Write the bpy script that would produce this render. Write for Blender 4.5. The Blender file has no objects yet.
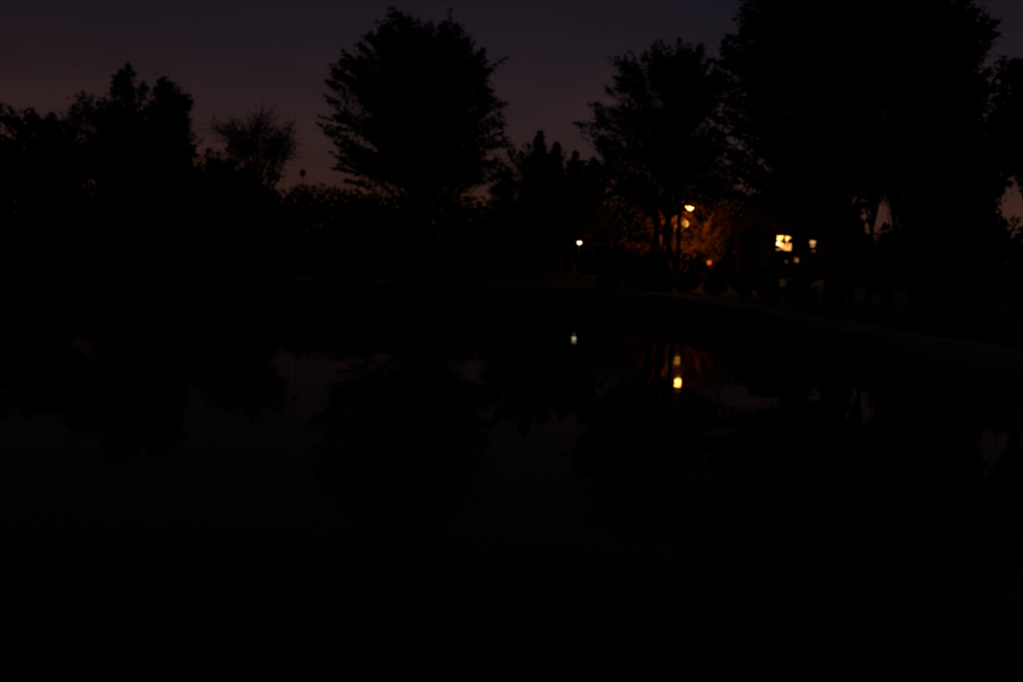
import bpy, math, random
import numpy as np
from mathutils import Vector, Matrix

sc = bpy.context.scene
col = sc.collection
rnd = random.Random(11)
rng = np.random.default_rng(11)
TAU = 2 * math.pi

# ------------------------------------------------------------------ camera
FOC = 1024 * 35 / 36.0
PITCH = math.atan(76.9 / FOC)
ROLL = math.radians(2.98)
CAM = Vector((0, 0, 1.7))
F_ = Vector((0, math.cos(PITCH), -math.sin(PITCH)))
R0 = Vector((1, 0, 0))
U0 = Vector((0, math.sin(PITCH), math.cos(PITCH)))
R_ = R0 * math.cos(ROLL) + U0 * math.sin(ROLL)
U_ = U0 * math.cos(ROLL) - R0 * math.sin(ROLL)
cd = bpy.data.cameras.new('camera')
cd.sensor_width = 36; cd.lens = 35; cd.clip_end = 3000; cd.clip_start = 0.05
cd.dof.use_dof = True; cd.dof.focus_distance = 5.2; cd.dof.aperture_fstop = 2.2
cam = bpy.data.objects.new('camera', cd); col.objects.link(cam)
M = Matrix((R_, U_, -F_)).transposed().to_4x4(); M.translation = CAM
cam.matrix_world = M
sc.camera = cam

def ray(px, py):
    return (F_ * FOC + R_ * (px - 512) - U_ * (py - 341.5))
def at(px, py, Y):
    d = ray(px, py); return CAM + d * (Y / d.y)
def on_plane(px, py, z):
    d = ray(px, py); return CAM + d * ((z - CAM.z) / d.z)

# ------------------------------------------------------------------ sky
world = bpy.data.worlds.new('World'); sc.world = world; world.use_nodes = True
nt = world.node_tree
SUNROT = 6
def N(nt, typ, **kw):
    n = nt.nodes.new(typ)
    for k, v in kw.items():
        if k in ('ins',):
            for a, b in v.items(): n.inputs[a].default_value = b
        else: setattr(n, k, v)
    return n
bg = nt.nodes['Background']; out = nt.nodes['World Output']
sky = N(nt, 'ShaderNodeTexSky', sky_type='NISHITA', sun_disc=False, sun_elevation=math.radians(-4.5),
        sun_rotation=math.radians(SUNROT), dust_density=3.0, air_density=1.0, ozone_density=1.0)
tint = N(nt, 'ShaderNodeMix', data_type='RGBA', blend_type='MULTIPLY')
tint.inputs[0].default_value = 1; tint.inputs[7].default_value = (1.1, .82, 1.16, 1)
nt.links.new(sky.outputs[0], tint.inputs[6])
nt.links.new(tint.outputs[2], bg.inputs[0]); bg.inputs[1].default_value = 0.15
# town glow on low cloud: a reddish band hugging the horizon, broken by soft cloud
tc = N(nt, 'ShaderNodeTexCoord'); sep = N(nt, 'ShaderNodeSeparateXYZ')
nt.links.new(tc.outputs['Generated'], sep.inputs[0])
noi = N(nt, 'ShaderNodeTexNoise', ins={'Scale': 4.5, 'Detail': 4.0, 'Roughness': .55})
mp = N(nt, 'ShaderNodeMapping', ins={'Scale': (1, 1, 4.0), 'Location': (.3, 0, .2)})
nt.links.new(tc.outputs['Generated'], mp.inputs[0]); nt.links.new(mp.outputs[0], noi.inputs['Vector'])
warp = N(nt, 'ShaderNodeMath', operation='MULTIPLY_ADD', ins={1: .20, 2: -.10})
nt.links.new(noi.outputs[0], warp.inputs[0])
el = N(nt, 'ShaderNodeMath', operation='ADD'); nt.links.new(sep.outputs[2], el.inputs[0]); nt.links.new(warp.outputs[0], el.inputs[1])
dv = N(nt, 'ShaderNodeMath', operation='MULTIPLY', ins={1: -1 / .08}); nt.links.new(el.outputs[0], dv.inputs[0])
ex = N(nt, 'ShaderNodeMath', operation='EXPONENT'); nt.links.new(dv.outputs[0], ex.inputs[0])
mn = N(nt, 'ShaderNodeMath', operation='MINIMUM', ins={1: 1.3}); nt.links.new(ex.outputs[0], mn.inputs[0])
bg2 = N(nt, 'ShaderNodeBackground', ins={'Color': (1.0, .29, .21, 1)})
gs = N(nt, 'ShaderNodeMath', operation='MULTIPLY', ins={1: .080}); nt.links.new(mn.outputs[0], gs.inputs[0])
nt.links.new(gs.outputs[0], bg2.inputs[1])
ad = N(nt, 'ShaderNodeAddShader'); nt.links.new(bg.outputs[0], ad.inputs[0]); nt.links.new(bg2.outputs[0], ad.inputs[1])
bg3 = N(nt, 'ShaderNodeBackground', ins={'Color': (.62, .72, 1.0, 1), 'Strength': .0016})   # faint even night air-glow
ad2 = N(nt, 'ShaderNodeAddShader'); nt.links.new(ad.outputs[0], ad2.inputs[0]); nt.links.new(bg3.outputs[0], ad2.inputs[1])
nt.links.new(ad2.outputs[0], out.inputs[0])

vs = sc.view_settings
vs.view_transform = 'Standard'; vs.look = 'None'; vs.exposure = 0; vs.gamma = 1; vs.use_curve_mapping = False
sc.render.engine = 'CYCLES'
sc.cycles.use_denoising = True
sc.cycles.max_bounces = 6
sc.cycles.sample_clamp_indirect = 4
sc.cycles.caustics_reflective = False; sc.cycles.caustics_refractive = False

# ------------------------------------------------------------------ materials
def mat(name, base, base2=None, scale=4, rough=.85, island=False, transl=0, bump=0, metallic=0, spec=.3):
    m = bpy.data.materials.new(name); m.use_nodes = True
    t = m.node_tree; p = t.nodes['Principled BSDF']
    p.inputs['Roughness'].default_value = rough; p.inputs['Metallic'].default_value = metallic
    p.inputs['Specular IOR Level'].default_value = spec
    p.inputs['Base Color'].default_value = (*base, 1)
    if base2:
        mx = N(t, 'ShaderNodeMix', data_type='RGBA'); mx.inputs[6].default_value = (*base, 1); mx.inputs[7].default_value = (*base2, 1)
        if island:
            g = N(t, 'ShaderNodeNewGeometry'); t.links.new(g.outputs['Random Per Island'], mx.inputs[0])
        else:
            tcn = N(t, 'ShaderNodeTexCoord')
            nz = N(t, 'ShaderNodeTexNoise', ins={'Scale': scale, 'Detail': 6.0}); t.links.new(tcn.outputs['Object'], nz.inputs['Vector'])
            rp = N(t, 'ShaderNodeMapRange', ins={1: .35, 2: .65}); t.links.new(nz.outputs[0], rp.inputs[0]); t.links.new(rp.outputs[0], mx.inputs[0])
            if bump:
                b = N(t, 'ShaderNodeBump', ins={'Strength': bump, 'Distance': .05}); t.links.new(nz.outputs[0], b.inputs['Height']); t.links.new(b.outputs[0], p.inputs['Normal'])
        t.links.new(mx.outputs[2], p.inputs['Base Color'])
        if transl:
            tr = N(t, 'ShaderNodeBsdfTranslucent'); t.links.new(mx.outputs[2], tr.inputs[0])
            ms = N(t, 'ShaderNodeMixShader', ins={0: transl}); t.links.new(p.outputs[0], ms.inputs[1]); t.links.new(tr.outputs[0], ms.inputs[2])
            t.links.new(ms.outputs[0], t.nodes['Material Output'].inputs[0])
    return m
def emit(name, c, s):
    m = bpy.data.materials.new(name); m.use_nodes = True
    p = m.node_tree.nodes['Principled BSDF']; p.inputs['Base Color'].default_value = (*[min(1, x) for x in c], 1)
    p.inputs['Emission Color'].default_value = (*c, 1); p.inputs['Emission Strength'].default_value = s
    return m
M_LEAF = mat('leaf_green', (.035, .06, .018), (.075, .10, .03), island=True, transl=.3, rough=.6)
M_LEAFY = mat('leaf_autumn', (.07, .075, .02), (.13, .10, .03), island=True, transl=.3, rough=.6)
M_NEEDLE = mat('needle', (.018, .035, .016), (.035, .055, .022), island=True, rough=.7)
M_BARK = mat('bark', (.05, .038, .028), (.11, .09, .07), scale=9, bump=.6)
M_GROUND = mat('ground_turf', (.02, .032, .012), (.05, .055, .022), scale=.8, bump=.4)
M_GRASS = mat('grass_blade', (.03, .055, .015), (.07, .085, .03), island=True, rough=.7)
M_PATH = mat('path_gravel', (.22, .22, .235), (.46, .46, .48), scale=1.2, bump=.2)
M_SHORE = mat('shore_gravel', (.06, .06, .06), (.13, .13, .13), scale=3, bump=.4)
M_BRICK = mat('brick_wall', (.10, .06, .045), (.15, .09, .065), scale=14, bump=.2)
M_TILE = mat('roof_tile', (.07, .045, .035), (.13, .08, .06), scale=10)
M_FRAME = mat('painted_frame', (.55, .54, .50), (.66, .65, .6), scale=8, rough=.5)
M_METAL = mat('galvanised_metal', (.16, .17, .17), (.24, .25, .25), scale=6, rough=.5, metallic=.6)
M_DARKM = mat('dark_painted_metal', (.02, .022, .022), (.035, .035, .035), scale=6, rough=.45)
M_PLASTER = mat('room_plaster', (.62, .52, .36), (.7, .6, .42), scale=2)
M_DOOR = mat('door_paint', (.03, .05, .045), (.045, .07, .06), scale=5, rough=.5)
M_CURT = mat('curtain', (.5, .38, .22), (.62, .48, .3), scale=6)
M_SODIUM = emit('sodium_lens', (1.0, .30, .04), 130)
M_SODFAR = emit('far_sodium_globe', (1.0, .40, .03), 2.6)
M_WHITE = emit('white_lamp_glass', (1.0, .78, .56), 3.6)
M_AMBER = emit('amber_lens', (1.0, .17, .02), .65)
M_BULB = emit('room_bulb', (1.0, .88, .7), 9)
M_PORCH = emit('porch_lens', (1.0, .32, .10), .30)
M_PALE = emit('pale_lens', (1.0, .75, .55), .05)
M_GLOBE = mat('unlit_globe', (.05, .05, .05), (.07, .07, .07), rough=.4)
M_GLASS = bpy.data.materials.new('window_glass'); M_GLASS.use_nodes = True
t = M_GLASS.node_tree; t.nodes.remove(t.nodes['Principled BSDF'])
a1 = N(t, 'ShaderNodeBsdfTransparent'); a2 = N(t, 'ShaderNodeBsdfGlossy', ins={'Roughness': .03}); a3 = N(t, 'ShaderNodeMixShader', ins={0: .06})
t.links.new(a1.outputs[0], a3.inputs[1]); t.links.new(a2.outputs[0], a3.inputs[2]); t.links.new(a3.outputs[0], t.nodes['Material Output'].inputs[0])
M_WATER = bpy.data.materials.new('pond_water'); M_WATER.use_nodes = True
t = M_WATER.node_tree; t.nodes.remove(t.nodes['Principled BSDF'])
tcn = N(t, 'ShaderNodeTexCoord')
n1 = N(t, 'ShaderNodeTexNoise', ins={'Scale': 1.3, 'Detail': 2.0, 'Roughness': .45}); n2 = N(t, 'ShaderNodeTexNoise', ins={'Scale': 7.0, 'Detail': 2.0})
for n in (n1, n2): t.links.new(tcn.outputs['Object'], n.inputs['Vector'])
ma = N(t, 'ShaderNodeMath', operation='MULTIPLY_ADD', ins={1: .15}); t.links.new(n2.outputs[0], ma.inputs[0]); t.links.new(n1.outputs[0], ma.inputs[2])
bp = N(t, 'ShaderNodeBump', ins={'Strength': 1.0, 'Distance': .0019}); t.links.new(ma.outputs[0], bp.inputs['Height'])
fr = N(t, 'ShaderNodeFresnel', ins={'IOR': 1.33}); fm = N(t, 'ShaderNodeMath', operation='MULTIPLY', ins={1: .29})   # murky pond; mirror strength cut below real water to darken its reflections
gl = N(t, 'ShaderNodeBsdfGlossy', ins={'Roughness': .02, 'Color': (1, 1, 1, 1)}); df = N(t, 'ShaderNodeBsdfDiffuse', ins={'Color': (.006, .007, .005, 1)})
for n in (fr, gl, df): t.links.new(bp.outputs[0], n.inputs['Normal'])
t.links.new(fr.outputs[0], fm.inputs[0]); ms = N(t, 'ShaderNodeMixShader'); t.links.new(fm.outputs[0], ms.inputs[0])
t.links.new(df.outputs[0], ms.inputs[1]); t.links.new(gl.outputs[0], ms.inputs[2]); t.links.new(ms.outputs[0], t.nodes['Material Output'].inputs[0])

# ------------------------------------------------------------------ mesh helpers
def link_mesh(name, verts, faces, m, parent=None, smooth=False, loc=None):
    me = bpy.data.meshes.new(name)
    verts = np.asarray(verts, dtype=np.float32).reshape(-1, 3)
    if loc is not None: verts = verts - np.asarray(loc, dtype=np.float32)
    if isinstance(faces, np.ndarray):
        nf, k = faces.shape
        me.vertices.add(len(verts)); me.vertices.foreach_set('co', verts.ravel())
        me.loops.add(nf * k); me.loops.foreach_set('vertex_index', faces.ravel().astype(np.int32))
        me.polygons.add(nf); me.polygons.foreach_set('loop_start', (np.arange(nf) * k).astype(np.int32))
        me.update(calc_edges=True)
    else:
        me.from_pydata(verts.tolist(), [], faces); me.update()
    if smooth: me.polygons.foreach_set('use_smooth', [True] * len(me.polygons))
    me.materials.append(m)
    o = bpy.data.objects.new(name, me); col.objects.link(o)
    if parent is not None: o.parent = parent
    if loc is not None and parent is None: o.location = loc
    return o
def thing(name, label, cat, loc, group=None):
    o = bpy.data.objects.new(name, None); col.objects.link(o); o.location = loc; o.empty_display_size = .3
    o['label'] = label; o['category'] = cat
    if group: o['group'] = group
    return o
class MB:
    def __init__(s): s.v = []; s.f = []
    def box(s, a, b):
        i = len(s.v); x0, y0, z0 = a; x1, y1, z1 = b
        s.v += [(x0,y0,z0),(x1,y0,z0),(x1,y1,z0),(x0,y1,z0),(x0,y0,z1),(x1,y0,z1),(x1,y1,z1),(x0,y1,z1)]
        s.f += [tuple(i + k for k in q) for q in ((0,3,2,1),(4,5,6,7),(0,1,5,4),(1,2,6,5),(2,3,7,6),(3,0,4,7))]
        return s
    def tube(s, pts, rad, n=6):
        pts = [Vector(p) for p in pts]; i0 = len(s.v)
        for k, p in enumerate(pts):
            d = (pts[min(k + 1, len(pts) - 1)] - pts[max(k - 1, 0)]).normalized()
            u = d.orthogonal().normalized() if k == 0 else (u - d * u.dot(d)).normalized()
            w = d.cross(u)
            for j in range(n):
                a = TAU * j / n; q = p + (u * math.cos(a) + w * math.sin(a)) * rad[k]; s.v.append(tuple(q))
        for k in range(len(pts) - 1):
            for j in range(n):
                a = i0 + k * n + j; b = i0 + k * n + (j + 1) % n
                s.f.append((a, b, b + n, a + n))
        s.f.append(tuple(i0 + j for j in reversed(range(n)))); e = i0 + (len(pts) - 1) * n
        s.f.append(tuple(e + j for j in range(n)))
        return s
    def lathe(s, prof, c, n=20):
        i0 = len(s.v)
        for r, z in prof:
            for j in range(n): a = TAU * j / n; s.v.append((c[0] + r * math.cos(a), c[1] + r * math.sin(a), c[2] + z))
        for k in range(len(prof) - 1):
            for j in range(n):
                a = i0 + k * n + j; b = i0 + k * n + (j + 1) % n; s.f.append((a, b, b + n, a + n))
        s.f.append(tuple(i0 + j for j in reversed(range(n)))); e = i0 + (len(prof) - 1) * n; s.f.append(tuple(e + j for j in range(n)))
        return s
    def build(s, name, m, parent=None, smooth=False): return link_mesh(name, s.v, s.f, m, parent, smooth)

# ------------------------------------------------------------------ pond outline, terrain
far_px = [(-20, 313), (100, 313), (200, 314), (300, 316), (400, 320), (512, 322), (600, 327), (650, 336), (690, 346), (776, 366), (900, 400), (1023, 432)]
shore = [on_plane(x, y, 0.0) for x, y in far_px]
shore = [(p.x, p.y) for p in shore]
ctrl = [(-26, 16.5), (-18.5, 20.0)] + shore + [(8.2, 8.5), (7.5, 5.0), (4.0, 3.5), (0, 3.3), (-6, 3.1), (-16, 3.6), (-26, 6), (-30, 11)]
def spline(pts, n, closed):
    P = np.array(pts, float); k = len(P); o = []
    for i in range(k if closed else k - 1):
        g = lambda j: P[j % k] if closed else P[min(max(j, 0), k - 1)]
        p0, p1, p2, p3 = g(i - 1), g(i), g(i + 1), g(i + 2)
        for s in np.arange(n) / n:
            o.append(.5 * ((2 * p1) + (-p0 + p2) * s + (2 * p0 - 5 * p1 + 4 * p2 - p3) * s * s + (-p0 + 3 * p1 - 3 * p2 + p3) * s ** 3))
    if not closed: o.append(P[-1])
    return np.array(o)
pond = spline(ctrl, 6, True)
pond += rng.normal(0, .06, pond.shape)

def sdist(X, Y):
    """signed distance to the pond outline, positive outside"""
    Q = np.stack([X, Y], -1).reshape(-1, 2); best = np.full(len(Q), 1e9); inside = np.zeros(len(Q), bool)
    for i in range(len(pond)):
        a = pond[i]; b = pond[(i + 1) % len(pond)]; ab = b - a
        t_ = np.clip(((Q - a) @ ab) / (ab @ ab + 1e-12), 0, 1)
        best = np.minimum(best, np.hypot(*(Q - a - t_[:, None] * ab).T))
        c = ((a[1] > Q[:, 1]) != (b[1] > Q[:, 1])) & (Q[:, 0] < (b[0] - a[0]) * (Q[:, 1] - a[1]) / (b[1] - a[1] + 1e-12) + a[0])
        inside ^= c
    return np.where(inside, -best, best).reshape(np.shape(X))
def smooth(a, b, x): t_ = np.clip((x - a) / (b - a), 0, 1); return t_ * t_ * (3 - 2 * t_)
def height(X, Y, d=None):
    X = np.asarray(X, float); Y = np.asarray(Y, float)
    if d is None: d = sdist(X, Y)
    h = np.where(d < 0, np.maximum(-1.2, d * .6), .10 * smooth(0, .5, d) + .38 * smooth(.4, 6, d))
    r = np.clip(Y - 62, 0, None)
    h = h + 1.6 * smooth(0, 40, r) + 5.0 * smooth(60, 190, r)
    bumps = .035 * (np.sin(X * 1.3 + Y * .7) + np.sin(X * .53 - Y * 1.1 + 2)) * smooth(1, 4, d)
    return h + bumps
def gz(x, y): return float(height(np.array([x]), np.array([y]))[0])

xs = np.concatenate([np.linspace(-900, -62, 22), np.linspace(-60, 60, 150), np.linspace(62, 900, 22)])
ys = np.concatenate([np.linspace(-300, -11, 12), np.linspace(-10, 90, 170), np.linspace(92, 260, 40), np.linspace(275, 1500, 16)])
GX, GY = np.meshgrid(xs, ys)
GZ = height(GX, GY)
nx, ny = len(xs), len(ys)
idx = np.arange(nx * ny).reshape(ny, nx)
gf = np.stack([idx[:-1, :-1], idx[:-1, 1:], idx[1:, 1:], idx[1:, :-1]], -1).reshape(-1, 4)
g = link_mesh('ground', np.stack([GX, GY, GZ], -1).reshape(-1, 3), gf, M_GROUND, smooth=True); g['kind'] = 'structure'

def strip(name, cl, w0, w1, m, lift, sub=1):
    """a ribbon laid over the ground along a centre line"""
    v = []; f = []; c = np.asarray(cl); n = len(c); k = 5
    for i in range(n):
        d = c[min(i + 1, n - 1)] - c[max(i - 1, 0)]; d = d / (np.linalg.norm(d) + 1e-9); nr = np.array([-d[1], d[0]])
        for j in range(k):
            s = w0 + (w1 - w0) * j / (k - 1) + (rnd.uniform(-.2, .2) if j in (0, k - 1) else 0)
            q = c[i] + nr * s; v.append((q[0], q[1], 0))
    v = np.array(v); v[:, 2] = height(v[:, 0], v[:, 1]) + lift
    for i in range(n - 1):
        for j in range(k - 1):
            a = i * k + j; f.append((a, a + 1, a + k + 1, a + k))
    o = link_mesh(name, v, f, m, smooth=True); o['kind'] = 'structure'; return o
path_px = [(0, 275), (100, 276), (200, 278), (300, 280), (400, 283.5), (512, 286), (600, 290), (680, 297.5), (760, 311), (860, 328), (950, 344), (1023, 356)]
pp = [on_plane(x, y, .5) for x, y in path_px]
pcl = spline([(-34, 22), (-24, 28)] + [(p.x, p.y) for p in pp] + [(13, 10), (12, 3), (9, -3)], 16, False)
strip('footpath', pcl, -1.05, 1.05, M_PATH, .05)
half = pond[6:6 * 14]
strip('gravel_shore', half, .05, 1.5, M_SHORE, .03)
w = link_mesh('pond', [(x, y, 0) for x, y in [(-45, -6), (30, -6), (30, 75), (-45, 75)]], [(0, 1, 2, 3)], M_WATER); w['kind'] = 'structure'
# trim the water to the pond: the surface follows the outline, pushed a little under the bank
pv = []
ctr = pond.mean(0)
for q in pond:
    d = (q - ctr); pv.append((*(q + d / np.linalg.norm(d) * .12), 0.0))
me = bpy.data.meshes.new('pond'); me.from_pydata([tuple(map(float, q)) for q in pv], [], [tuple(range(len(pv)))]); me.materials.append(M_WATER); w.data = me
if me.polygons[0].normal.z < 0: me.flip_normals()

# grass on the banks
def grass():
    n = 60000
    i = rng.integers(0, len(pond), n)
    d = pond[i] - ctr; d /= np.linalg.norm(d, axis=1)[:, None]
    off = .6 + rng.gamma(1.6, 3.2, n)
    q = pond[i] + d * off[:, None] + rng.normal(0, .6, (n, 2))
    sd = sdist(q[:, 0], q[:, 1])
    pd = np.min(np.hypot(q[:, None, 0] - pcl[None, ::3, 0], q[:, None, 1] - pcl[None, ::3, 1]), axis=1)
    ok = (sd > .5) & (pd > .85) & (q[:, 1] > 5); q = q[ok]; n = len(q)
    z = height(q[:, 0], q[:, 1]); hh = rng.uniform(.06, .22, n) * (1 + 1.2 * (rng.random(n) < .08)); a = rng.uniform(0, TAU, n); l = rng.normal(0, .05, (n, 2))
    ww = .018 + .01 * rng.random(n)
    A = np.stack([q[:, 0] - np.cos(a) * ww, q[:, 1] - np.sin(a) * ww, z - .02], -1); B = np.stack([q[:, 0] + np.cos(a) * ww, q[:, 1] + np.sin(a) * ww, z - .02], -1)
    T = np.stack([q[:, 0] + l[:, 0], q[:, 1] + l[:, 1], z + hh], -1)
    V = np.stack([A, B, T], 1).reshape(-1, 3); Fc = np.arange(n * 3).reshape(-1, 3)
    o = link_mesh('grass', V, Fc, M_GRASS); o['kind'] = 'stuff'; o['label'] = 'dark short grass on the banks around the pond'; o['category'] = 'grass'
grass()

# ------------------------------------------------------------------ foliage
def leaves(centers, size, flat=.55, elong=1.7):
    """one folded diamond leaf at every centre"""
    n = len(centers)
    u = rng.normal(size=(n, 3)); u[:, 2] *= flat; u /= np.linalg.norm(u, axis=1)[:, None]
    r = rng.normal(size=(n, 3)); w_ = np.cross(u, r); w_ /= np.linalg.norm(w_, axis=1)[:, None]
    s = size * rng.uniform(.6, 1.3, n)[:, None]; a = u * s * elong * .5; b = w_ * s * .5
    V = np.stack([centers - a, centers + b, centers + a, centers - b], 1).reshape(-1, 3)
    return V, np.arange(n * 4).reshape(-1, 4)

def in_lobes(lobes, n, shell=.45):
    """n points inside the union of ellipsoids (centre, radii), crowded towards the skin"""
    vol = np.array([r[0] * r[1] * r[2] for c, r in lobes]) ** .8; vol /= vol.sum()
    k = rng.choice(len(lobes), n, p=vol)
    d = rng.normal(size=(n, 3)); d /= np.linalg.norm(d, axis=1)[:, None]
    rad = rng.random(n) ** shell
    C = np.array([c for c, r in lobes]); Rr = np.array([r for c, r in lobes])
    return C[k] + d * rad[:, None] * Rr[k]

def px_lobes(spec, D, deep=.9):
    L = []
    for (x, y, rx, ry, *dd) in spec:
        c = at(x, y, D + (dd[0] if dd else 0)); s = c.y / FOC
        L.append((np.array(c), np.array([rx * s, min(rx, 75) * s * deep, ry * s])))
    return L

def bez(p0, p1, p2, n):
    return [p0 * (1 - s) ** 2 + p1 * 2 * s * (1 - s) + p2 * s * s for s in (i / n for i in range(n + 1))]

def tree(name, label, base_px, D, spec, r0, nclump, per, leaf, clump, leafmat, cat='tree', stems=1, fork=.28,
         twigs=4, tw_r=.018, group=None, deep=.9, shell=.45, top=None, spread=.5):
    bx = at(base_px, 260, D).x
    base = Vector((bx, D, gz(bx, D) - .12))
    root = thing(name, label, cat, base, group)
    L = px_lobes(spec, D, deep)
    hi = max(L, key=lambda l: l[0][2] + l[1][2] * .3)
    tip = Vector(hi[0]) + Vector((0, 0, hi[1][2] * .55))
    nclump = int(nclump * 1.6); per = per * 1.0; leaf *= .66
    cl = in_lobes(L, nclump, shell)
    cl += (cl - np.mean([l[0] for l in L], 0)) * (rng.normal(.0, .05, (nclump, 1)))
    QS = []
    # stems
    trunk = MB(); limb = MB(); lines = []
    for s in range(stems):
        b = Vector((0, 0, 0)) if stems == 1 else Vector((rnd.uniform(-1, 1), rnd.uniform(-1, 1), 0)) * spread
        if s == 0: tp = tip - base
        else:
            l = L[rnd.randrange(len(L))]; tp = Vector(l[0]) - base + Vector((0, 0, l[1][2] * .3))
        mid = b.lerp(tp, .5) + Vector((rnd.uniform(-.4, .4), rnd.uniform(-.4, .4), 0)); mid.x = mid.x * .5 + b.x * .5
        pts = bez(b, mid, tp, 10)
        rs = [r0 * (1 if stems == 1 else .75) * (1 - .93 * (i / 10) ** .8) * (1.45 if i == 0 else 1) for i in range(11)]
        pts = [q + Vector((rnd.uniform(-1, 1), rnd.uniform(-1, 1), 0)) * r0 * .35 if 0 < i < 10 else q for i, q in enumerate(pts)]
        trunk.tube(pts, rs, 9); lines.append((pts, rs))
    # limbs to every clump
    for c in cl:
        c = Vector(c) - base
        pts, rs = min(lines, key=lambda q: (q[0][6] - c).length) if len(lines) > 1 else lines[0]
        hgt = max(.5, pts[-1].z)
        want = min(max(fork * .7, (c.z / hgt) * rnd.uniform(.45, .8)), .93)
        k = min(range(11), key=lambda i: abs(pts[i].z / hgt - want)); k = max(1, min(k, 9))
        p0 = pts[k]; L_ = (c - p0).length
        mid = p0.lerp(c, .5) + Vector((0, 0, L_ * rnd.uniform(.0, .16)))
        q = bez(p0, mid, c, 5); QS.append([tuple(v) for v in (q[3], q[4], q[5], q[5] + (q[5] - q[4]).normalized() * clump * rnd.uniform(.3, 1.05))]); r = min(rs[k] * .5, .014 * L_ + .012)
        limb.tube(q, [max(.008, r * (1 - .85 * i / 5)) for i in range(6)], 4)
        for _ in range(twigs):
            d = Vector((rnd.gauss(0, 1), rnd.gauss(0, 1), rnd.gauss(.3, .7))).normalized() * clump * rnd.uniform(.7, 1.35)
            st = q[rnd.choice((3, 4, 5))]
            limb.tube([st, st + d * .55 + Vector((0, 0, .06 * clump)), st + d], [tw_r, tw_r * .66, .006], 3)
        limb.tube([q[5], q[5] + (q[5] - q[4]) * 1.0], [.012, .006], 3)
    to = trunk.build('trunk', M_BARK, root, True); limb.build('branches', M_BARK, root, True)['kind'] = 'stuff'
    if per:
        n = rng.poisson(per * np.clip(rng.lognormal(0, .45, len(cl)), .25, 2.5))
        Q = np.repeat(np.array(QS), n, axis=0); tt = 3 * rng.random(len(Q)) ** .6; i0 = np.minimum(tt.astype(int), 2); fr_ = (tt - i0)[:, None]
        k = np.arange(len(Q)); ctr_ = Q[k, i0] * (1 - fr_) + Q[k, i0 + 1] * fr_
        ctr_ = ctr_ + rng.normal(size=ctr_.shape) * np.array([.44, .44, .20]) * clump * (1.25 - .33 * tt)[:, None] * np.repeat(rng.uniform(.5, 1.3, len(cl)), n)[:, None]
        ctr_ = ctr_[ctr_[:, 2] > .3]
        V, Fc = leaves(ctr_, leaf)
        link_mesh('crown', V, Fc, leafmat, root)
    return root

def bush(name, label, x_px, top_px, w_px, D, per=4200, leaf=.16, leafmat=None, group=None, cat='bush', lumps=5):
    c = at(x_px, 260, D); zb = gz(c.x, D); zt = at(x_px, top_px, D).z; hgt = zt - zb; wd = w_px * D / FOC
    base = Vector((c.x, D, zb - .05)); root = thing(name, label, cat, base, group)
    L = []
    for i in range(lumps):
        fx = rnd.uniform(-.55, .55) if i else 0; fz = rnd.uniform(.3, .62) if i else .6
        rx = wd * rnd.uniform(.32, .5); rz = hgt * rnd.uniform(.3, .42) if i else hgt * .4
        L.append((np.array(base) + np.array([fx * wd * .8, rnd.uniform(-.3, .3) * wd, hgt * fz]), np.array([rx, rx * .9, rz])))
    L.append((np.array(base) + np.array([0, 0, hgt * .28]), np.array([wd * .55, wd * .5, hgt * .3])))
    n = int(per / 60); cl = in_lobes(L, n, .4); cl[:, 2] = np.maximum(cl[:, 2], zb + .1)
    st = MB()
    for c_ in cl[::2]:
        v = Vector(c_) - base; b = Vector((rnd.uniform(-.12, .12) * wd, rnd.uniform(-.1, .1) * wd, 0))
        st.tube(bez(b, Vector((v.x * .3, v.y * .3, v.z * .7)), v, 5), [.035 * (1 - .8 * i / 5) for i in range(6)], 4)
    st.build('branches', M_BARK, root, True)['kind'] = 'stuff'
    k = rng.poisson(60 * np.clip(rng.lognormal(0, .4, n), .3, 2)); P = np.repeat(cl, k, axis=0)
    P = P + rng.normal(size=P.shape) * np.array([.5, .5, .36]) * min(.9, wd * .22)
    P = P[P[:, 2] > zb + .03] - np.array(base)
    V, Fc = leaves(P, leaf); link_mesh('foliage', V, Fc, leafmat or M_LEAF, root)
    return root

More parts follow.
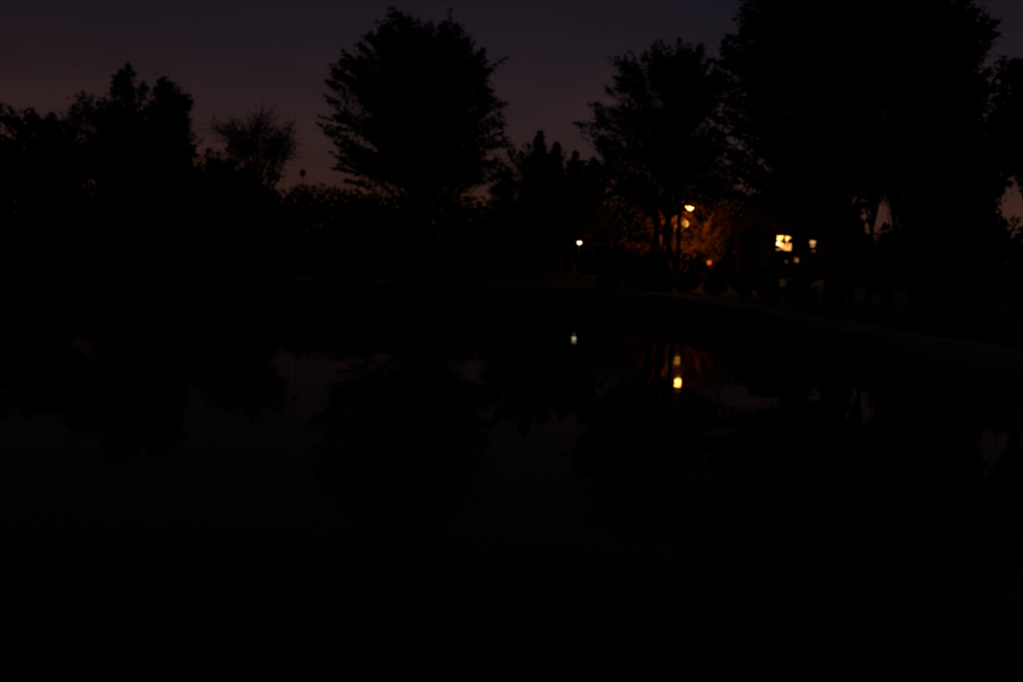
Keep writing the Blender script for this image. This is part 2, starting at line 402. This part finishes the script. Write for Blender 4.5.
def conifer(label, x_px, top_px, w_px, D, group):
    c = at(x_px, 260, D); zb = gz(c.x, D); tp = at(x_px, top_px, D); H = tp.z - zb; base = Vector((c.x, D, zb - .1)); W = w_px * D / FOC
    lean = tp.x - c.x
    root = thing('spruce_tree', label, 'tree', base, group)
    tr = MB(); tr.tube([Vector((0, 0, 0)), Vector((0, 0, H * .4)), Vector((0, 0, H * .8)), Vector((0, 0, H))], [.22, .15, .06, .01], 8); tr.build('trunk', M_BARK, root, True)
    br = MB(); C = []
    z = H * .1
    while z < H * .985:
        f = 1 - z / H; R = W * (f ** .85) * rnd.uniform(.8, 1.12) + .08
        for j in range(rnd.choice((5, 6, 7))):
            a = rnd.uniform(0, TAU); Rj = R * rnd.uniform(.7, 1.1); d = Vector((math.cos(a), math.sin(a), 0))
            e = d * Rj + Vector((0, 0, z - Rj * .22)); s = Vector((0, 0, z)); m = s.lerp(e, .6) + Vector((0, 0, -.06 * Rj))
            br.tube([s, m, e], [.03, .02, .006], 3)
            n = int(18 + 44 * Rj); tt = np.sqrt(rng.random(n)); ln = np.array(s)[None] * (1 - tt[:, None]) + np.array(e)[None] * tt[:, None]
            sd = np.array([-d.y, d.x, 0]); C.append(ln + sd[None] * (rng.normal(0, .16, n) * Rj * (1.1 - tt))[:, None] + np.stack([rng.normal(0, .04, n), rng.normal(0, .04, n), -np.abs(rng.normal(0, .13, n))], -1))
        z += .16 + .30 * f * rnd.uniform(.7, 1.2)
    br.build('branches', M_BARK, root, True)['kind'] = 'stuff'
    V, Fc = leaves(np.concatenate(C), .13, .6, 2.2); link_mesh('crown', V, Fc, M_NEEDLE, root)

# the trees on the far bank, from left to right
tree('broadleaf_tree', 'tree cut by the left edge of the picture, only its right side in view', -12, 60,
     [(-14, 104, 17, 22), (-22, 150, 34, 42), (-10, 190, 30, 40)], .25, 100, 120, .19, .9, M_LEAF)
tree('broadleaf_tree', 'low ragged tree left of the two-peaked tree, with small sky gaps', 45, 64,
     [(18, 126, 18, 13), (46, 126, 20, 11), (76, 122, 15, 10), (85, 108, 9, 8), (30, 160, 36, 28), (75, 160, 28, 30)], .24, 130, 100, .18, .85, M_LEAF, stems=3)
tree('broadleaf_tree', 'taller pointed half of the two-peaked tree mass at left', 126, 66,
     [(131, 80, 11, 8), (124, 90, 14, 10), (142, 96, 10, 10), (113, 104, 14, 10), (104, 118, 14, 12), (128, 132, 32, 26), (108, 158, 26, 30), (140, 178, 34, 40)], .28, 220, 110, .19, .85, M_LEAF)
tree('broadleaf_tree', 'right half of the two-peaked tree mass, dropping steeply to its right', 162, 68,
     [(160, 88, 9, 7), (168, 98, 11, 10), (178, 108, 9, 9), (175, 118, 14, 18), (160, 122, 14, 18), (174, 146, 20, 26), (172, 185, 22, 36)], .25, 180, 115, .19, .85, M_LEAF)
tree('sparse_tree', 'thin half-bare tree with fine twigs against the red sky, behind the hedge', 255, 96,
     [(258, 126, 20, 15), (232, 132, 18, 10), (280, 136, 16, 18), (246, 142, 22, 10), (276, 150, 18, 10), (222, 130, 9, 7), (290, 156, 9, 8)], .3, 62, 7, .2, 1.7, M_LEAFY, stems=6, twigs=9, tw_r=.04, shell=.5, spread=.4)
tree('broadleaf_tree', 'tall ragged round-topped tree standing free left of the centre', 415, 76,
     [(400, 34, 18, 14), (446, 33, 16, 13), (414, 44, 26, 16), (384, 42, 16, 12), (462, 48, 14, 12), (354, 164, 13, 10), (366, 180, 16, 12), (350, 155, 10, 6), (488, 146, 12, 10), (478, 165, 14, 14), (352, 64, 14, 10), (478, 76, 15, 13), (342, 82, 14, 9), (470, 68, 16, 14), (422, 50, 38, 24), (380, 50, 17, 15), (458, 56, 18, 17), (358, 72, 15, 11), (392, 84, 40, 28), (442, 88, 38, 28),
      (338, 90, 13, 7), (330, 106, 15, 6), (346, 118, 18, 8), (336, 131, 14, 5), (350, 147, 12, 6), (480, 92, 14, 10), (492, 106, 13, 8), (470, 124, 30, 20), (395, 126, 40, 28), (430, 160, 56, 34), (376, 160, 20, 22), (496, 132, 9, 6)],
     .42, 470, 105, .22, 1.05, M_LEAF, deep=.8)
conifer('tallest spruce tip of the row right of the tall round tree', 534, 127, 38, 86, 'spruces in the middle of the far bank')
conifer('second spruce tip from the left in the middle row', 551, 137, 38, 88, 'spruces in the middle of the far bank')
conifer('third spruce tip from the left, lower than its neighbours on the left', 570, 146, 38, 85, 'spruces in the middle of the far bank')
conifer('rightmost and lowest spruce of the middle row, beside the lamp-lit tree', 588, 154, 34, 90, 'spruces in the middle of the far bank')
tree('broadleaf_tree', 'airy tree in front of the orange street lamp', 668, 67,
     [(662, 60, 13, 12), (634, 74, 14, 11), (692, 62, 18, 14), (706, 80, 16, 18), (668, 76, 28, 16), (672, 128, 18, 20), (630, 92, 18, 11), (608, 112, 12, 6), (606, 127, 14, 6), (640, 120, 24, 14), (692, 104, 26, 24),
      (616, 148, 22, 10), (656, 154, 30, 14), (704, 152, 20, 22), (610, 172, 16, 10), (640, 186, 20, 8), (712, 186, 22, 12)], .19, 330, 88, .2, .95, M_LEAF, stems=4, deep=.8, spread=1.3)
tree('broadleaf_tree', 'huge black broadleaf tree reaching out of the top of the picture', 838, 48,
     [(764, 28, 20, 22), (736, 52, 14, 12), (728, 66, 12, 12), (750, 52, 18, 20), (732, 78, 14, 30), (730, 105, 13, 24), (800, 10, 60, 50), (786, 80, 55, 55), (770, 140, 48, 48), (736, 130, 18, 30), (860, 30, 60, 60), (850, 100, 60, 60), (820, 168, 60, 38), (868, 186, 18, 14), (898, 184, 14, 14), (752, 180, 30, 24), (850, -60, 90, 60), (800, 205, 50, 16)],
     .42, 520, 112, .19, .95, M_LEAF, deep=.75)
tree('broadleaf_tree', 'wide black tree merging with the huge one, its edge against the right sky', 935, 46,
     [(925, 20, 48, 50), (955, 28, 26, 22), (982, 32, 13, 10), (970, 60, 20, 22), (935, 90, 50, 50), (970, 110, 26, 40), (915, 150, 50, 36), (965, 165, 30, 28), (895, -50, 66, 50), (950, 196, 40, 20), (985, 185, 16, 22), (998, 140, 12, 24), (992, 165, 12, 20)],
     .36, 430, 112, .19, .9, M_LEAF, deep=.75, stems=2)
tree('broadleaf_tree', 'slim tree at the right edge, with a pale sky gap beside its trunk', 1046, 43,
     [(1016, 78, 12, 14), (1036, 98, 24, 32), (1012, 118, 16, 24), (1018, 152, 20, 14), (1046, 150, 24, 30)], .2, 130, 115, .18, .75, M_LEAF)
for i, (bx_, D_, lab) in enumerate([(872, 54, 'left'), (894, 57, 'right')]):
    tree('young_tree', f'slender young trunk on the {lab} of the dim gap under the huge tree', bx_, D_,
         [(bx_ + 4, 150, 22, 30), (bx_ - 4, 180, 14, 12)], .16, 40, 110, .18, .7, M_LEAF, group='slender trunks under the huge tree')
tree('sapling', 'thin twiggy sapling partly veiling the square lit window', 789, 62,
     [(787, 240, 9, 7), (779, 246, 6, 6), (800, 232, 14, 8), (770, 232, 12, 8), (812, 246, 6, 3)], .045, 10, 7, .40, .34, M_LEAF, twigs=3)

# hedges and undergrowth
tree('hedge_bush', 'broad dark bush filling the dip right of the two-peaked trees', 220, 66,
     [(206, 160, 12, 9), (226, 163, 14, 9), (240, 172, 12, 9), (212, 180, 22, 20), (236, 182, 22, 22), (222, 205, 32, 30), (250, 190, 14, 18)], .1, 130, 110, .18, .8, M_LEAF, cat='bush', stems=5, spread=.8)
bush('hedge_bush', 'dull olive hedge bush below the half-bare tree', 272, 167, 34, 70, 10000, leafmat=M_LEAFY, lumps=7)
tree('thicket', 'low irregular dark thicket in front of the spruce tips', 555, 79,
     [(494, 176, 18, 14), (508, 160, 12, 12), (520, 152, 12, 10), (538, 158, 14, 12), (556, 162, 16, 12), (578, 168, 16, 10), (598, 178, 14, 12), (540, 190, 34, 24), (585, 200, 30, 24), (560, 225, 50, 25)], .12, 170, 110, .19, .9, M_LEAF, cat='thicket', stems=6, spread=2.0)
tree('thicket', 'dark thicket under the wide black tree, left of the pale right-edge gap', 970, 47,
     [(985, 200, 17, 18), (950, 205, 30, 18), (920, 208, 18, 16), (975, 230, 36, 22), (930, 235, 36, 22)], .1, 130, 110, .17, .75, M_LEAF, cat='thicket', stems=6, spread=1.6)
tree('lit_tree', 'small tree close behind the orange street lamp, its leaves glowing rusty orange', 684, 77.6,
     [(690, 200, 12, 5, -.4), (668, 222, 14, 14), (652, 226, 10, 12), (655, 244, 12, 9), (640, 248, 10, 6), (684, 212, 8, 7, .6), (692, 248, 10, 8), (712, 230, 11, 13), (712, 252, 12, 9), (672, 252, 14, 9), (640, 204, 7, 5), (734, 202, 8, 5)], .06, 85, 62, .18, .6, M_LEAFY, stems=3, spread=.8, tw_r=.012)
ug = 'dark undergrowth bushes along the far bank'
for (x, tp, w_, D_, lab) in [(-5, 190, 34, 56, 'at the left edge of the picture'), (55, 190, 40, 58, 'under the low ragged tree'), (110, 195, 38, 60, 'under the taller of the two peaks'),
        (165, 190, 40, 62, 'under the right of the two peaks'), (235, 205, 34, 60, 'left of the unlit globe lamp'), (338, 215, 24, 80, 'right of the unlit globe lamp'),
        (368, 190, 34, 78, 'at the left foot of the tall round tree'), (410, 200, 36, 72, 'in front of the trunk of the tall round tree'), (455, 186, 36, 74, 'at the right foot of the tall round tree'),
        (500, 162, 28, 80, 'between the tall round tree and the spruces'), (548, 180, 34, 79, 'in front of the left spruces'), (592, 190, 28, 82, 'in front of the rightmost spruce'),
        (757, 200, 24, 84, 'added left of the brick house to shade its wall'), (836, 216, 18, 56, 'right of the narrow lit window'), (855, 194, 20, 50, 'under the left of the dim gap'), (917, 194, 22, 48, 'right of the dim gap under the trees'),  # bush left of the house is added to keep lamplight off its wall
        (948, 186, 34, 46, 'under the wide black tree'), (986, 176, 26, 45, 'left of the pale gap at the right edge'), (1030, 218, 26, 44, 'at the right edge under the pale gap'), (887, 214, 16, 52, 'at the foot of the slender trunks')]:
    bush('undergrowth_bush', 'dark undergrowth bush ' + lab, x, tp, w_, D_, 5600, group=ug, leaf=.15)
for (x, tp, w_, D_, lab) in [(612, 260, 16, 66, 'leftmost, right of the white lantern'), (637, 262, 17, 64, 'second from the white lantern'), (664, 265, 17, 63.5, 'below the thin trunks'), (690, 268, 17, 62, 'straight below the orange lamp'),
        (718, 269, 17, 60, 'just right of the bollard light'), (746, 268, 18, 57, 'left of the square lit window'), (774, 268, 18, 54, 'under the square lit window'), (805, 268, 20, 51, 'under the narrow lit window')]:
    bush('low_hedge_bush', 'low dark hedge bush along the path, ' + lab, x, tp, w_, D_, 3600, group='low hedge along the path', leaf=.12, lumps=4)
bush('lamp_lit_bush', 'bush low in front of the orange street lamp, rusty orange in its light', 653, 244, 18, 71.5, 3000, lumps=4)
bush('lamp_lit_bush', 'bush right of the orange street lamp, its top faintly lit orange', 722, 226, 15, 76, 3400, lumps=4)
bush('lamp_lit_bush', 'tall bush behind the orange street lamp, glowing between the trunks', 664, 196, 24, 82, 4600, leafmat=M_LEAFY, lumps=5)
bush('lamp_lit_bush', 'dim bush far right behind the orange street lamp', 722, 200, 22, 82, 4600, leafmat=M_LEAFY, lumps=5)
bush('lamp_lit_bush', 'bush left of the thin trunks, faintly reddish on its lamp side', 630, 238, 14, 74, 2800, lumps=4)
for dx, D_, lab in ((655, 71, 'left'), (669, 70, 'middle'), (679, 72, 'right')):
    b = at(dx, 262, D_); b.z = gz(b.x, D_) - .1
    r = thing('tree_stem', f'{lab} of three thin dark trunks left of the orange lamp', 'trunk', b, 'thin trunks by the orange lamp')
    tp = at(dx + 4, 165, D_) - b
    MB().tube([Vector((0, 0, 0)), tp * .5 + Vector((rnd.uniform(-.15, .15), 0, 0)), tp], [.2, .15, .08], 8).build('trunk', M_BARK, r, True)
    tw = MB()
    for j in range(7):
        s = tp * rnd.uniform(.6, 1); e = s + Vector((rnd.uniform(-1, 1), rnd.uniform(-.6, .6), rnd.uniform(.4, 1.2)))
        tw.tube([s, s.lerp(e, .5), e], [.035, .02, .008], 4)
    tw.build('branches', M_BARK, r, True)['kind'] = 'stuff'
# distant wood closing the view
def far_wood():
    P = []
    for x in np.arange(-75, 90, .9):
        y = 96 + 22 * float(smooth(-2, 14, x)) + 3 * math.sin(x * .07) + rnd.uniform(-3, 3); z0 = gz(x, y)
        top = 1.7 + y / FOC * (68 + 3 * math.sin(x * .6) + rnd.uniform(-2, 2) + 22 * float(smooth(5, 13, x)) - 38 * float(smooth(33, 42, x))); n = 950
        d = rng.normal(size=(n, 3)); d /= np.linalg.norm(d, axis=1)[:, None]; d *= (rng.random(n) ** .4)[:, None]
        hz = max(1.5, top - z0); P.append(np.array([x, y, z0 + hz * .48]) + d * np.array([1.6, 1.8, hz * .52]))
    V, Fc = leaves(np.concatenate(P), .24); o = link_mesh('distant_wood', V, Fc, M_LEAFY); o['kind'] = 'stuff'
    o['label'] = 'distant low line of woodland under the red sky'; o['category'] = 'wood'
far_wood()

# ------------------------------------------------------------------ lamps
def point(name, p, c, watt, r, parent, aim=None):
    l = bpy.data.lights.new(name, 'SPOT' if aim else 'POINT'); l.color = c; l.energy = watt; l.shadow_soft_size = r
    if aim: l.spot_size = math.radians(135); l.spot_blend = .6
    o = bpy.data.objects.new(name, l); col.objects.link(o); o.location = p; o.parent = parent
    if aim: o.rotation_euler = Vector(aim).to_track_quat('-Z', 'Y').to_euler()
    return o
def street_lamp(label, px, py, D, lens, watt, c, arm=-1.0, w=.25, h=.18, globe=False):
    hd = at(px, py, D); bx = hd.x - arm; zb = gz(bx, D); base = Vector((bx, D, zb - .05)); H = hd.z - base.z
    r = thing('street_lamp', label, 'street lamp', base, 'orange street lamps')
    MB().tube([(0, 0, 0), (0, 0, 1.1), (0, 0, 1.14), (0, 0, H + .1)], [.09, .085, .06, .045], 12).build('pole', M_DARKM, r, True)
    MB().tube([(0, 0, H + .08), (arm * .25, 0, H + .30), (arm * .7, 0, H + .33), (arm, 0, H + .26)], [.04, .036, .033, .03], 10).build('arm', M_DARKM, r, True)
    if globe:
        n = 10; pr = [(max(.012, w * math.sin(math.pi * i / n)), -w * math.cos(math.pi * i / n)) for i in range(n + 1)]
        MB().lathe(pr, (arm, 0, H), 20).build('globe', lens, r, True)
        MB().lathe([(.05, w * .9), (.08, w + .02), (.05, w + .1), (.02, w + .12)], (arm, 0, H), 14).build('cap', M_DARKM, r, True)
    else:
        m = MB(); prof = [(.12, .30), (.9, .17), (1.02, .10), (1.04, .045), (.98, .045)]
        m.lathe([(w * a * 1.05, z) for a, z in reversed(prof)], (arm, 0, H + h * .3), 20).build('lamp_head', M_DARKM, r, True)
        n = 8; pr = [(max(.012, w * math.sin(math.pi / 2 * i / n)), -h * math.cos(math.pi / 2 * i / n)) for i in range(n + 1)]
        MB().lathe(pr, (arm, 0, H + h * .3 + .04), 20).build('lens', lens, r, True)
    if watt: point('lamp_light', (arm, -.02, H - h - .14), c, watt, .15, r, (-.05, .8, -.5))      # the head throws its light over the road beyond the trees
    return r
street_lamp('bright orange street lamp shining through the airy tree', 690, 208.5, 75, M_SODIUM, 900, (1.0, .115, .008), arm=1.0)
street_lamp('dimmer yellow globe street lamp just below the bright orange one', 686, 224, 86, M_SODFAR, 120, (1.0, .12, .01), arm=.5, w=.27, globe=True)

# white lantern on a post
hd = at(580, 243, 72); zb = gz(hd.x, 72); H = hd.z - zb + .05
r = thing('lantern_post', 'small white lantern shining alone below the spruces', 'lamp', (hd.x, 72, zb - .05))
MB().tube([(0, 0, 0), (0, 0, .5), (0, 0, H - .122)], [.07, .045, .03], 10).build('post', M_DARKM, r, True)
MB().lathe([(.05, -.12), (.11, -.08), (.145, .0), (.15, .07)], (0, 0, H), 16).build('glass', M_WHITE, r, True)
MB().lathe([(.2, .074), (.205, .1), (.11, .17), (.03, .22)], (0, 0, H), 16).build('cap', M_DARKM, r, True)
point('lamp_light', (0, -.4, H - .1), (1, .75, .5), .15, .1, r)

# unlit globe lamp
hd = at(303, 173, 50); zb = gz(hd.x, 50); H = hd.z - zb + .05
r = thing('globe_lamp_post', 'unlit lamp with a small round dark head on a thin post against the red sky', 'lamp post', (hd.x, 50, zb - .05))
MB().tube([(0, 0, 0), (0, 0, .8), (0, 0, .82), (0, 0, H - .15)], [.06, .055, .028, .022], 10).build('post', M_DARKM, r, True)
n = 10; MB().lathe([(max(.03, .165 * math.sin(math.pi * i / n)), -.165 * math.cos(math.pi * i / n)) for i in range(n + 1)], (0, 0, H), 18).build('globe', M_GLOBE, r, True)
MB().lathe([(.03, -.22), (.07, -.2), (.07, -.14)], (0, 0, H), 12).build('collar', M_DARKM, r, True)

# low amber marker light
hd = at(710, 263, 69); zb = gz(hd.x, 69); H = hd.z - zb + .05
r = thing('bollard_light', 'low bollard with a dim reddish-orange light below the street lamp', 'bollard', (hd.x, 69, zb - .05))
MB().lathe([(.1, 0), (.09, .05), (.08, H - .14)], (0, 0, 0), 14).build('post', M_DARKM, r, True)
MB().lathe([(.08, H - .14), (.14, H - .11), (.155, H), (.14, H + .11), (.08, H + .14)], (0, 0, 0), 16).build('lens', M_AMBER, r, True)
MB().lathe([(.11, H + .14), (.11, H + .19), (.04, H + .23)], (0, 0, 0), 14).build('cap', M_DARKM, r, True)

# ------------------------------------------------------------------ house behind the big trees
def house():
    D = 90.0
    a = at(757, 262, D); b = at(842, 262, D); x0, x1 = a.x, b.x; cx = (x0 + x1) / 2
    zb = gz(cx, D) - .4; base = Vector((cx, D, zb)); depth = 8.0
    root = thing('brick_house', 'brick house behind the huge tree with one square lit window and a narrow one', 'house', base)
    def rect(px0, py0, px1, py1):
        p = at(px0, (py0 + py1) / 2, D); q = at(px1, (py0 + py1) / 2, D); t_ = at((px0 + px1) / 2, py0, D); u_ = at((px0 + px1) / 2, py1, D)
        return (p.x - cx, t_.z - zb, q.x - cx, u_.z - zb)
    W1 = rect(777.5, 236, 793, 251); W2 = rect(810.5, 240.5, 816.8, 252)
    X0, X1 = x0 - cx, x1 - cx; EZ = W1[1] + 1.3
    door = (X0 + 1.2, 2.5, X0 + 2.15, .42)
    holes = [(W1[0], W1[3], W1[2], W1[1]), (W2[0], W2[3], W2[2], W2[1]), (door[0], door[3], door[2], door[1])]
    xs_ = sorted({X0, X1, *[h[0] for h in holes], *[h[2] for h in holes]}); zs_ = sorted({0, EZ, *[h[1] for h in holes], *[h[3] for h in holes]})
    v = []; f = []; ids = {}
    def vid(x, z):
        if (x, z) not in ids: ids[(x, z)] = len(v); v.append((x, 0, z))
        return ids[(x, z)]
    for i in range(len(xs_) - 1):
        for j in range(len(zs_) - 1):
            mx_, mz_ = (xs_[i] + xs_[i + 1]) / 2, (zs_[j] + zs_[j + 1]) / 2
            if any(h[0] < mx_ < h[2] and h[1] < mz_ < h[3] for h in holes): continue
            f.append((vid(xs_[i], zs_[j]), vid(xs_[i + 1], zs_[j]), vid(xs_[i + 1], zs_[j + 1]), vid(xs_[i], zs_[j + 1])))
    fw = link_mesh('front_wall', v, f, M_BRICK, root); sm = fw.modifiers.new('thick', 'SOLIDIFY'); sm.thickness = .28; sm.offset = -1
    MB().box((X0, .285, 0), (X0 + .28, depth, EZ)).build('side_wall', M_BRICK, root)
    MB().box((X1 - .28, .285, 0), (X1, depth, EZ)).build('side_wall', M_BRICK, root)
    MB().box((X0 + .285, depth - .28, 0), (X1 - .285, depth, EZ)).build('back_wall', M_BRICK, root)
    RZ = EZ + 2.9; o_ = .45
    m = MB(); m.v = [(X0 - o_, -o_, EZ + .003), (X1 + o_, -o_, EZ + .003), (X1 + o_, depth + o_, EZ + .003), (X0 - o_, depth + o_, EZ + .003), (X0 + 1.5, depth / 2, RZ), (X1 - 1.5, depth / 2, RZ)]
    m.f = [(0, 3, 2, 1), (0, 1, 5, 4), (1, 2, 5), (2, 3, 4, 5), (3, 0, 4)]
    rf = m.build('roof', M_TILE, root)
    MB().box((X1 - 3.2, depth / 2 - .4, RZ - 1), (X1 - 2.4, depth / 2 + .4, RZ + 1.1)).build('chimney', M_BRICK, rf)
    MB().tube([(X0 - o_, -o_ - .07, EZ + .0), (X1 + o_, -o_ - .07, EZ + .0)], [.06, .06], 8).build('gutter', M_DARKM, rf, True)
    def window(R, nv, nh, label):
        xa, zt, xb, zb_ = R; wf = MB(); e = .055
        wf.box((xa, .10, zb_), (xa + e, .17, zt)); wf.box((xb - e, .10, zb_), (xb, .17, zt)); wf.box((xa + e, .10, zt - e), (xb - e, .17, zt)); wf.box((xa + e, .10, zb_), (xb - e, .17, zb_ + e))
        win = wf.build('window', M_FRAME, root); win['label'] = label
        for i in range(1, nv): x = xa + (xb - xa) * i / nv; MB().box((x - .04, .105, zb_ + e), (x + .04, .165, zt - e)).build('mullion', M_FRAME, win)
        for j in range(1, nh):
            z = zb_ + (zt - zb_) * (.66 if nh == 2 else j / nh)
            for i in range(nv):
                xl = xa + (xb - xa) * i / nv + (.045 if i else e); xr = xa + (xb - xa) * (i + 1) / nv - (.045 if i < nv - 1 else e)
                MB().box((xl, .107, z - .035), (xr, .163, z + .035)).build('glazing_bar', M_FRAME, win)
        for i in range(nv):
            for j in range(nh):
                zl = zb_ + (zt - zb_) * ((0, .66, 1)[j] if nh == 2 else j / nh); zh = zb_ + (zt - zb_) * ((0, .66, 1)[j + 1] if nh == 2 else (j + 1) / nh)
                xl = xa + (xb - xa) * i / nv; xr = xa + (xb - xa) * (i + 1) / nv
                MB().box((xl + .05, .13, zl + .045), (xr - .05, .136, zh - .045)).build('pane', M_GLASS, win)
        MB().box((xa - .08, -.07, zb_ - .08), (xb + .08, .09, zb_ - .003)).build('sill', M_FRAME, win)
        return win
    w1 = window(W1, 2, 2, 'square lit window with four panes'); w2 = window(W2, 1, 2, 'narrow lit window of two panes')
    def room(R, watt, c, pad, dp):
        xa, zt, xb, zb_ = R; m = MB(); X, Y_, Z = (xa - pad, xb + pad), (.30, dp), (zb_ - pad * .6, zt + pad * .3)
        m.v = [(x, y, z) for z in Z for y in Y_ for x in X]
        m.f = [(0, 1, 3, 2), (4, 6, 7, 5), (0, 2, 6, 4), (1, 5, 7, 3), (2, 3, 7, 6)]   # open towards the window
        rm = m.build('room', M_PLASTER, root)
        point('room_light', ((xa + xb) / 2 + .1, dp * .55, zt + pad * .1), c, watt, .12, rm); return rm
    r1 = room(W1, 190, (1, .52, .16), .5, 2.0)
    room(W2, 17, (1, .66, .4), .22, 1.2)
    bx_, bz = W1[0] + (W1[2] - W1[0]) * .2, W1[3] + (W1[1] - W1[3]) * .42
    n = 8; MB().lathe([(max(.01, .17 * math.sin(math.pi * i / n)), -.15 * math.cos(math.pi * i / n)) for i in range(n + 1)], (bx_, .75, bz), 14).build('paper_lamp', M_BULB, r1, True)
    dr = MB().box((door[0] + .003, .08, door[3]), (door[2] - .003, .14, door[1] - .003)).build('door', M_DOOR, root)
    MB().lathe([(.02, 0), (.035, .03), (.02, .06)], (door[2] - .12, .05, 1.35), 10).build('door_knob', M_METAL, dr)
    MB().box((door[0] - .3, -.8, .12), (door[2] + .3, -.003, .38)).build('door_step', M_SHORE, root)
    # small porch lights on short garden posts in front of the house
    for px, py, dd, sz, lab in ((797.5, 260.5, 87.5, .17, 'tiny reddish garden light below the square lit window'), (787, 262, 87, .10, 'faintest garden light, dim, under the square lit window')):
        h = at(px, py, dd); z = gz(h.x, dd); r_ = thing('garden_light', lab, 'lamp', (h.x, dd, z - .05), 'garden lights before the house'); hh = h.z - z + .05
        MB().tube([(0, 0, 0), (0, 0, hh * .5), (0, 0, hh - sz)], [.03, .025, .025], 8).build('post', M_DARKM, r_, True)
        MB().lathe([(sz * .6, -sz), (sz, -sz * .6), (sz, sz * .6), (sz * .5, sz)], (0, 0, hh), 12).build('lens', M_PORCH if sz > .12 else M_PALE, r_, True)
        MB().lathe([(sz * 1.2, sz + .004), (sz * 1.2, sz + .03), (sz * .4, sz + .10)], (0, 0, hh), 12).build('cap', M_DARKM, r_, True)
house()
